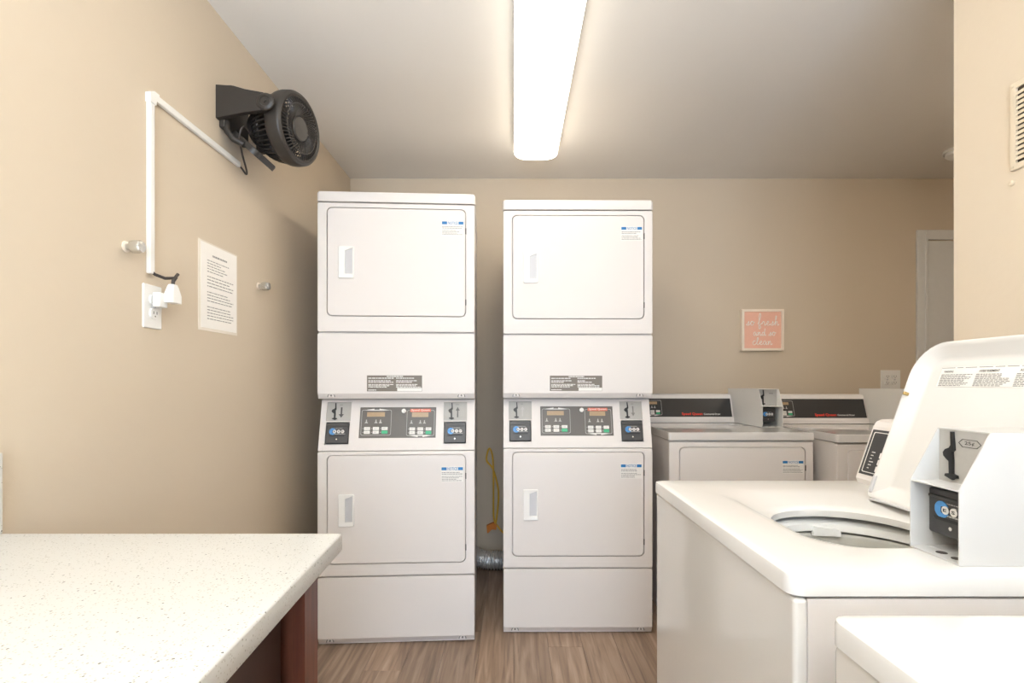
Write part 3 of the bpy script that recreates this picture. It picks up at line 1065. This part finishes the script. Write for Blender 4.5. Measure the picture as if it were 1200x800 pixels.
# wall fan
t = on_left('wall_fan', 'dark grey round fan mounted high on the left wall', 'fan', 1.84, 2.12)
m = MB()
m.box(-.045, .12, -.022, 0, -.075, .070, .006)
m.box(-.030, .10, -.040, -.015, .045, .083, .006)
m.build('wall_bracket', 'fan', t)
C = Vector((.088, -.185, -.018))      # centre of the head
hd = Matrix.Translation(C) @ Matrix.Rotation(R(-12), 4, 'Z') @ Matrix.Rotation(R(4), 4, 'X')
def head(mb, name, material, **k):
    mb.v = [tuple(hd @ Vector(v)) for v in mb.v]
    return mb.build(name, material, t, **k)
RF = .128
for sx, nm in ((-1, 'arm'), (1, 'arm')):
    xa = C.x + sx * (RF + .012)
    a = [(-.0, .062), (-.06, .058), (-.10, .046), (-.165, .034), (-.185, .022), (-.192, .004), (-.185, -.016), (-.165, -.028), (-.10, -.036), (-.03, -.050), (0, -.055)]
    m = MB()
    rings = []
    for dx in (-.010, -.007, .007, .010):
        sc_ = .97 if abs(dx) > .008 else 1.0
        rings.append([(xa + dx, p, C.z + .022 + (q - .0) * sc_) for p, q in a])
    m.loft(rings, True, True)
    arm = m.build(nm, 'fan', t)
    MB().lathe([(.030, 0), (.030, sx * .006), (.026, sx * .010), (.018, sx * .011), (.016, sx * .008), (.006, sx * .008), (.005, sx * .012), (.0005, sx * .012)],
               (xa + sx * .008, C.y + .012, C.z + .022), 'x', 28).build('pivot_knob', 'fan', arm)
# shroud, grilles, blades
head(MB().lathe([(RF - .008, .008), (RF - .002, .004), (RF + .001, -.004), (RF + .003, -.018), (RF + .001, -.045), (RF - .003, -.052), (RF - .012, -.056),
                 (RF - .020, -.052), (RF - .020, .004), (RF - .008, .008)], n=56), 'shroud', 'fan')
m = MB()
for k in range(52):
    a = 2 * math.pi * k / 52
    path = []
    for j in range(6):
        u = j / 5
        r_ = (RF - .020) * (1 - u) + .040 * u
        aa = a + .55 * u * u
        path.append((r_ * math.cos(aa), -.050 + .006 * u - .012 * math.sin(math.pi * u), r_ * math.sin(aa)))
    m.tube(path, .0022, 5, False)
m.lathe([(.088, -.056), (.088, -.060), (.085, -.060), (.085, -.056)], n=40)
head(m, 'front_grille', 'fan', wn=False)
head(MB().lathe([(.044, -.044), (.044, -.052), (.040, -.056), (.030, -.055), (.001, -.054)], n=32), 'grille_cap', 'fan')
m = MB()
for k in range(44):
    a = 2 * math.pi * k / 44
    path = []
    for j in range(7):
        u = j / 6
        r_ = (RF - .010) * math.cos(u * 1.05)
        path.append((r_ * math.cos(a + .2 * u), .004 + .105 * math.sin(u * 1.3), r_ * math.sin(a + .2 * u)))
    m.tube(path, .0034, 5, False)
for rr_, yy in ((.106, .052), (.085, .082)):
    m.lathe([(rr_, yy - .003), (rr_ + .003, yy), (rr_, yy + .003), (rr_ - .003, yy), (rr_, yy - .003)], n=40)
head(m, 'rear_grille', 'fan', wn=False)
head(MB().lathe([(.066, .095), (.066, .118), (.058, .130), (.03, .134), (.001, .135)], n=32), 'motor_cover', 'fan')
m = MB()
m.lathe([(.03, .03), (.03, -.025), (.02, -.036), (.001, -.04)], n=24)
for k in range(3):
    a0 = 2 * math.pi * k / 3
    rings = []
    for j in range(7):
        r_ = .025 + .075 * j / 6
        wd = .55 + .25 * math.sin(math.pi * j / 6)
        ring = []
        for s_, yo in ((-1, .012), (0, .0), (1, -.016)):
            aa = a0 + s_ * wd + .25 * j / 6
            ring.append((r_ * math.cos(aa), yo, r_ * math.sin(aa)))
        for s_, yo in ((1, -.0145), (0, .002), (-1, .014)):
            aa = a0 + s_ * wd + .25 * j / 6
            ring.append((r_ * math.cos(aa), yo, r_ * math.sin(aa)))
        rings.append(ring)
    m.loft(rings, True, True)
head(m, 'blades', 'fandark')
# foot of the fan folded down below the arm, with its rim and inner tray
fo = Matrix.Translation((.060, -.040, -.085)) @ Matrix.Rotation(R(42), 4, 'X')
m = MB()
m.loft([at_z(rr(-.075, .075, -.105, .02, .03), .012), at_z(rr(-.078, .078, -.108, .022, .032), .006), at_z(rr(-.078, .078, -.108, .022, .032), -.010),
        at_z(rr(-.070, .070, -.100, .014, .026), -.010), at_z(rr(-.068, .068, -.098, .012, .026), .004)], True, True)
m.v = [tuple(fo @ Vector(v)) for v in m.v]
m.build('foot', 'fan', t)
m = MB().tube([(-.03, -.02, -.05), (-.035, -.025, -.085), (-.032, -.045, -.11), (-.02, -.075, -.125)], .011, 10)
m.build('foot_hinge', 'fan', t)
MB().tube(smoothpath([(.0, -.088, -.078), (-.025, -.086, -.066), (-.04, -.078, -.078), (-.03, -.066, -.11), (.02, -.05, -.145), (.075, -.036, -.178), (.098, -.022, -.182), (.092, -.010, -.164), (.074, -.006, -.155)]),
          .0035, 8).build('power_cord', 'cordgrey', t)

# raceway
t = on_left('cable_raceway', 'white plastic cable raceway bent around a corner below the fan', 'raceway', 1.45, 1.45)
def channel(mb, x0, x1, z0, z1):
    mb.box(x0, x1, -.013, 0, z0, z1, .003)
    return mb
channel(MB(), -.010, .010, 0.008, .500).build('vertical_channel', 'plastic', t)
channel(MB(), .013, .468, .505, .525).build('horizontal_channel', 'plastic', t)
m = MB()
m.prism([(-.012, .490), (.012, .490), (.012, .503), (.024, .503), (.024, .527), (.004, .527), (-.012, .516)], 'y', -.0155, 0)
m.build('corner_cover', 'plastic', t, smooth=False)

# outlet and plug on the left wall
def outlet(t, cx, cz, y=0, up=True):
    for dz in (-.0195, .0195):
        m = MB()
        m.prism(rr(cx - .0165, cx + .0165, cz + dz - .014, cz + dz + .014, .010, 4), 'y', y - .0065, y)
        f_ = m.build('receptacle', 'plastic', t, smooth=False)
        m = MB()
        m.box(cx - .0075, cx - .0055, y - .007, y - .006, cz + dz - .002, cz + dz + .006)
        m.box(cx + .0055, cx + .0075, y - .007, y - .006, cz + dz - .002, cz + dz + .006)
        m.disc(cx, cz + dz - .008, .0022, y - .007, y - .006, 8)
        m.build('slots', 'gap', f_, smooth=False)
    MB().disc(cx, cz, .0035, y - .0065, y, 10).build('plate_screw', 'pull', t)


t = on_left('wall_outlet', 'white duplex outlet plate on the left wall with an adapter plugged in', 'outlet', 1.463, 1.366)
m = MB()
plate(m, -.037, .037, -.062, .062, -.005, 0, .004, .003)
m.build('cover_plate', 'plastic', t)
outlet(t, 0, 0, -.0045)
t = on_left('plug_adapter', 'white plug and swivel adapter on the left wall outlet with black cord', 'plug', 1.463, 1.386)
MB().box(-.016, .020, -.034, -.0125, -.022, .020, .004).build('adapter_body', 'plastic', t)
m = MB()
m.loft([at_z(rr(.004, .046, -.058, -.030, .004), -.006), at_z(rr(.004, .046, -.058, -.030, .004), .016), at_z(rr(.012, .040, -.054, -.034, .004), .040),
        at_z(rr(.015, .036, -.052, -.036, .004), .048)], True, True)
m.build('plug_body', 'plastic', t)
MB().tube([(-.012, -.006, .082), (-.004, -.012, .072), (.012, -.03, .064), (.03, -.046, .068), (.040, -.050, .082)], .0045, 8).build('cord', 'cordgrey', t)
MB().tube([(.026, -.044, .046), (.027, -.044, .058), (.034, -.048, .072)], .005, 8).build('strain_relief', 'cordgrey', t)

# paper notice
t = on_left('paper_notice', 'printed paper notice in a clear sleeve taped to the left wall', 'notice', 1.80, 1.476)
MB().box(-.122, .114, -.0015, -.0002, -.152, .148).build('clear_sleeve', 'sleeve', t, smooth=False)
MB().box(-.108, .108, -.0022, -.0014, -.142, .143).build('paper_sheet', 'paper', t, smooth=False)
f = MB()
fine(f, -.045, .045, .102, .111, -.0025, 1, .7, ragged=.02)
tag(f.build('heading_print', 'mgrey', t, smooth=False), kind='stuff')
f = MB()
rn = random.Random(3)
fine(f, -.075, .075, .045, .092, -.0025, 5, .3, rn, .5)
fine(f, -.075, .085, -.005, .038, -.0025, 4, .3, rn, .3)
fine(f, -.075, .085, -.055, -.015, -.0025, 4, .3, rn, .3)
fine(f, -.075, .085, -.115, -.065, -.0025, 5, .3, rn, .3)
tag(f.build('notice_print', 'mgrey', t, smooth=False), kind='stuff')

# wall bolts
def bolt(label, y, z, s):
    t = on_left('wall_bolt', label, 'bolt', y, z, 'bolts in the left wall')
    MB().lathe([(.014 * s, 0), (.014 * s, -.002), (.007 * s, -.003)], n=20, cap0=True).build('washer_ring', 'frame', t)
    MB().lathe([(.008 * s, -.002), (.008 * s, -.016 * s)], n=16).build('shank', 'chrome', t)
    MB().lathe([(.008 * s, -.014 * s), (.0155 * s, -.016 * s), (.017 * s, -.022 * s), (.017 * s, -.036 * s), (.014 * s, -.042 * s), (.005 * s, -.044 * s), (.0005, -.044 * s)], n=8).build('bolt_head', 'chrome', t, wn=False)
bolt('larger zinc wall bolt left of the white raceway', 1.366, 1.512, 1.05)
bolt('smaller zinc wall bolt between the paper notice and the stacked dryer', 2.075, 1.540, 1.05)


# ------------------------------------------------------------------ things on the right wall (local: x = nearer, -y = out of the wall)
t = thing('wall_vent', 'beige louvred metal vent grille high on the right wall', 'vent', (XR, 1.05, 1.735), -90)
x0, x1, z0, z1 = -.132, .16, -.100, .100
m = MB()
holed(m, x0, x1, z0, z1, -.006, 0, x0 + .015, x1 - .015, z0 + .014, z1 - .014, .003, .005, .003)
m.build('frame', 'vent', t)
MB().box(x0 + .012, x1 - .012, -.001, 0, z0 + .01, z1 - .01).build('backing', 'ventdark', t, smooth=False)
n = 14
for k in range(n):
    z = z0 + .020 + (z1 - z0 - .040) * (k + .5) / n
    m = MB()
    m.prism([(-.006, z - .0050), (-.005, z - .0056), (-.0012, z + .0030), (-.0022, z + .0036)], 'x', x0 + .0145, x1 - .0145)
    m.build('louvre', 'vent', t, smooth=False)
for sx in (x0 + .008, x1 - .008):
    for sz in (z0 + .008, z1 - .008):
        MB().lathe([(.0035, -.005), (.003, -.0075), (.0005, -.008)], (sx, 0, sz), n=10).build('screw', 'vent', t)
t = thing('wall_plug_cap', 'small round painted cap on the right wall below the vent', 'wall cap', (XR, 1.182, 1.61), -90)
MB().lathe([(.006, 0), (.006, -.002), (.004, -.003), (.0005, -.003)], n=14).build('cap', 'vent', t)
MB().lathe([(.0075, 0), (.0075, -.001), (.006, -.001)], n=14).build('rim', 'vent', t)

# ------------------------------------------------------------------ things on the back wall
t = thing('wall_sign', 'small square coral canvas sign with white script in a cream frame', 'sign', (1.565, YB, 1.48))
m = MB()
holed(m, -.133, .133, -.130, .130, -.030, 0, -.117, .117, -.115, .115, .001, .003, .0015)
m.build('frame', 'frame', t)
MB().box(-.118, .118, -.022, -.001, -.116, .116).build('canvas', 'pink', t, smooth=False)
# handwritten lettering: strokes on a unit grid (x advance, polyline list)
GL = {
    's': (.62, [[(0, .05), (.25, .3), (.40, .62), (.42, .3), (.36, .05), (.15, .02), (.5, .12), (.62, .2)]]),
    'o': (.66, [[(0, .2), (.12, .55), (.34, .60), (.46, .35), (.34, .04), (.14, .06), (.08, .32), (.24, .58), (.46, .50), (.66, .45)]]),
    'f': (.62, [[(0, .2), (.30, .9), (.42, 1.5), (.32, 1.75), (.20, 1.4), (.18, .6), (.16, -.35), (.26, -.5), (.40, -.2), (.28, .05), (.62, .35)]]),
    'r': (.58, [[(0, .2), (.14, .62), (.20, .50), (.34, .56), (.34, .12), (.44, .02), (.58, .2)]]),
    'e': (.56, [[(0, .2), (.26, .32), (.36, .52), (.22, .62), (.08, .35), (.16, .04), (.36, .05), (.56, .25)]]),
    'h': (.66, [[(0, .2), (.22, .9), (.30, 1.3), (.20, 1.4), (.14, .9), (.12, 0), (.22, .5), (.38, .58), (.42, .3), (.44, .02), (.56, .08), (.66, .2)]]),
    'a': (.68, [[(.44, .5), (.24, .62), (.06, .35), (.12, .05), (.30, .06), (.46, .5), (.46, .1), (.56, .02), (.68, .2)]]),
    'n': (.72, [[(0, .5), (.08, .58), (.12, .3), (.12, 0), (.22, .45), (.38, .58), (.44, .3), (.46, .04), (.58, .04), (.72, .22)]]),
    'd': (.68, [[(.42, .5), (.22, .60), (.05, .32), (.12, .04), (.32, .10), (.48, .7), (.54, 1.2), (.46, .6), (.46, .08), (.58, .02), (.68, .2)]]),
    'c': (.54, [[(.40, .52), (.26, .64), (.06, .40), (.08, .08), (.28, .0), (.54, .22)]]),
    'l': (.46, [[(0, .2), (.24, .7), (.30, 1.0), (.22, 1.15), (.12, .8), (.12, .2), (.22, .0), (.46, .22)]]),
    ' ': (.42, []),
}
m = MB()
def script(word, xc, z, k):
    w = sum(GL[c][0] for c in word)
    x = -w / 2
    for c in word:
        for st in GL[c][1]:
            pts = []
            for j in range(len(st) - 1):
                for u in (0, .5):
                    p0, p1, p2, p3 = st[max(j - 1, 0)], st[j], st[j + 1], st[min(j + 2, len(st) - 1)]
                    q = [.5 * ((2 * p1[i]) + (-p0[i] + p2[i]) * u + (2 * p0[i] - 5 * p1[i] + 4 * p2[i] - p3[i]) * u * u + (-p0[i] + 3 * p1[i] - 3 * p2[i] + p3[i]) * u ** 3) for i in (0, 1)]
                    pts.append(q)
            pts.append(st[-1])
            m.tube([(xc + (x + a) * k, -.0225, z + b * k) for a, b in pts], .0021, 5)
        x += GL[c][0]
script('so fresh', 0, .028, .044)
script('and so', .014, -.036, .038)
script('clean', .0, -.094, .042)
m.build('script_lettering', 'paper', t, wn=False)

t = thing('wall_outlet', 'white double outlet plate on the back wall above the right dryer', 'outlet', (2.385, YB, 1.168))
m = MB()
plate(m, -.062, .062, -.06, .06, -.005, 0, .004, .003)
m.build('cover_plate', 'plastic', t)
outlet(t, -.023, 0, -.0045)
outlet(t, .023, 0, -.0045)

# yellow extension cord hanging on the back wall between the stacks
Yc = 3.215
def bw(px, py):
    s = 600 / Yc
    return ((px - 602) / s, 0, CAM_Z - (py - 448) / s)
t = thing('extension_cord', 'yellow extension cord with orange plug hanging between the stacked dryers', 'cord', (0, Yc, 0))
pth = [bw(*q) for q in ((581, 612), (582.8, 600), (584.3, 578), (581.6, 562), (577, 548), (570.5, 540), (571, 531), (573.8, 525), (577, 533), (578.2, 550), (578.3, 578), (578.7, 607), (583, 616), (590, 624), (600, 634))]
pth = [(a, -.004 - .006 * math.sin(i), c) for i, (a, b, c) in enumerate(pth)]
MB().tube(smoothpath(pth), .0058, 8).build('cord', 'yellow', t)
m = MB()
cx, _, cz = bw(576, 617.5)
m.prism([(cx - .030, cz + .012), (cx + .012, cz + .030), (cx + .034, cz + .016), (cx + .030, cz - .012), (cx + .002, cz - .010), (cx - .022, cz - .034), (cx - .027, cz - .028)], 'y', -.018, .016)
m.build('plug', 'orangeplug', t, smooth=False)

# foil duct behind the stacks
t = thing('foil_duct', 'crinkled silver foil dryer duct lying on the floor between the stacked dryers', 'duct', (-0.1, 3.135, 0))
base = smoothpath([(-.36, 0, .36), (-.30, 0, .27), (-.22, 0, .165), (-.14, 0, .088), (-.06, 0, .066), (.05, 0, .063), (.16, 0, .063), (.30, 0, .063)], 26)
rn = random.Random(5)
m = MB()
m.tube(base, .055, 28, False, rfun=lambda i: .0535 + .0045 * (1 if (i // 2) % 2 else -1) + rn.uniform(-.001, .001))
m.v = [(a + rn.uniform(-.0016, .0016), b + rn.uniform(-.0016, .0016), max(c + rn.uniform(-.0016, .0016), .002)) for a, b, c in m.v]
m.build('duct_hose', 'foil', t, smooth=False)
m = MB()
m.tube(base[:8], .060, 24, False)
m.build('duct_clamp', 'chrome', t)
# black power cord behind the middle stack
t = tag(MB().tube(smoothpath([(.665, 2.98, .42), (.668, 2.93, .30), (.672, 2.86, .17), (.69, 2.78, .06), (.70, 2.70, .007), (.69, 2.55, .007)]), .006, 8).build('power_cord', 'black'),
        'black power cord dropping to the floor right of the middle stacked dryer', 'cord')
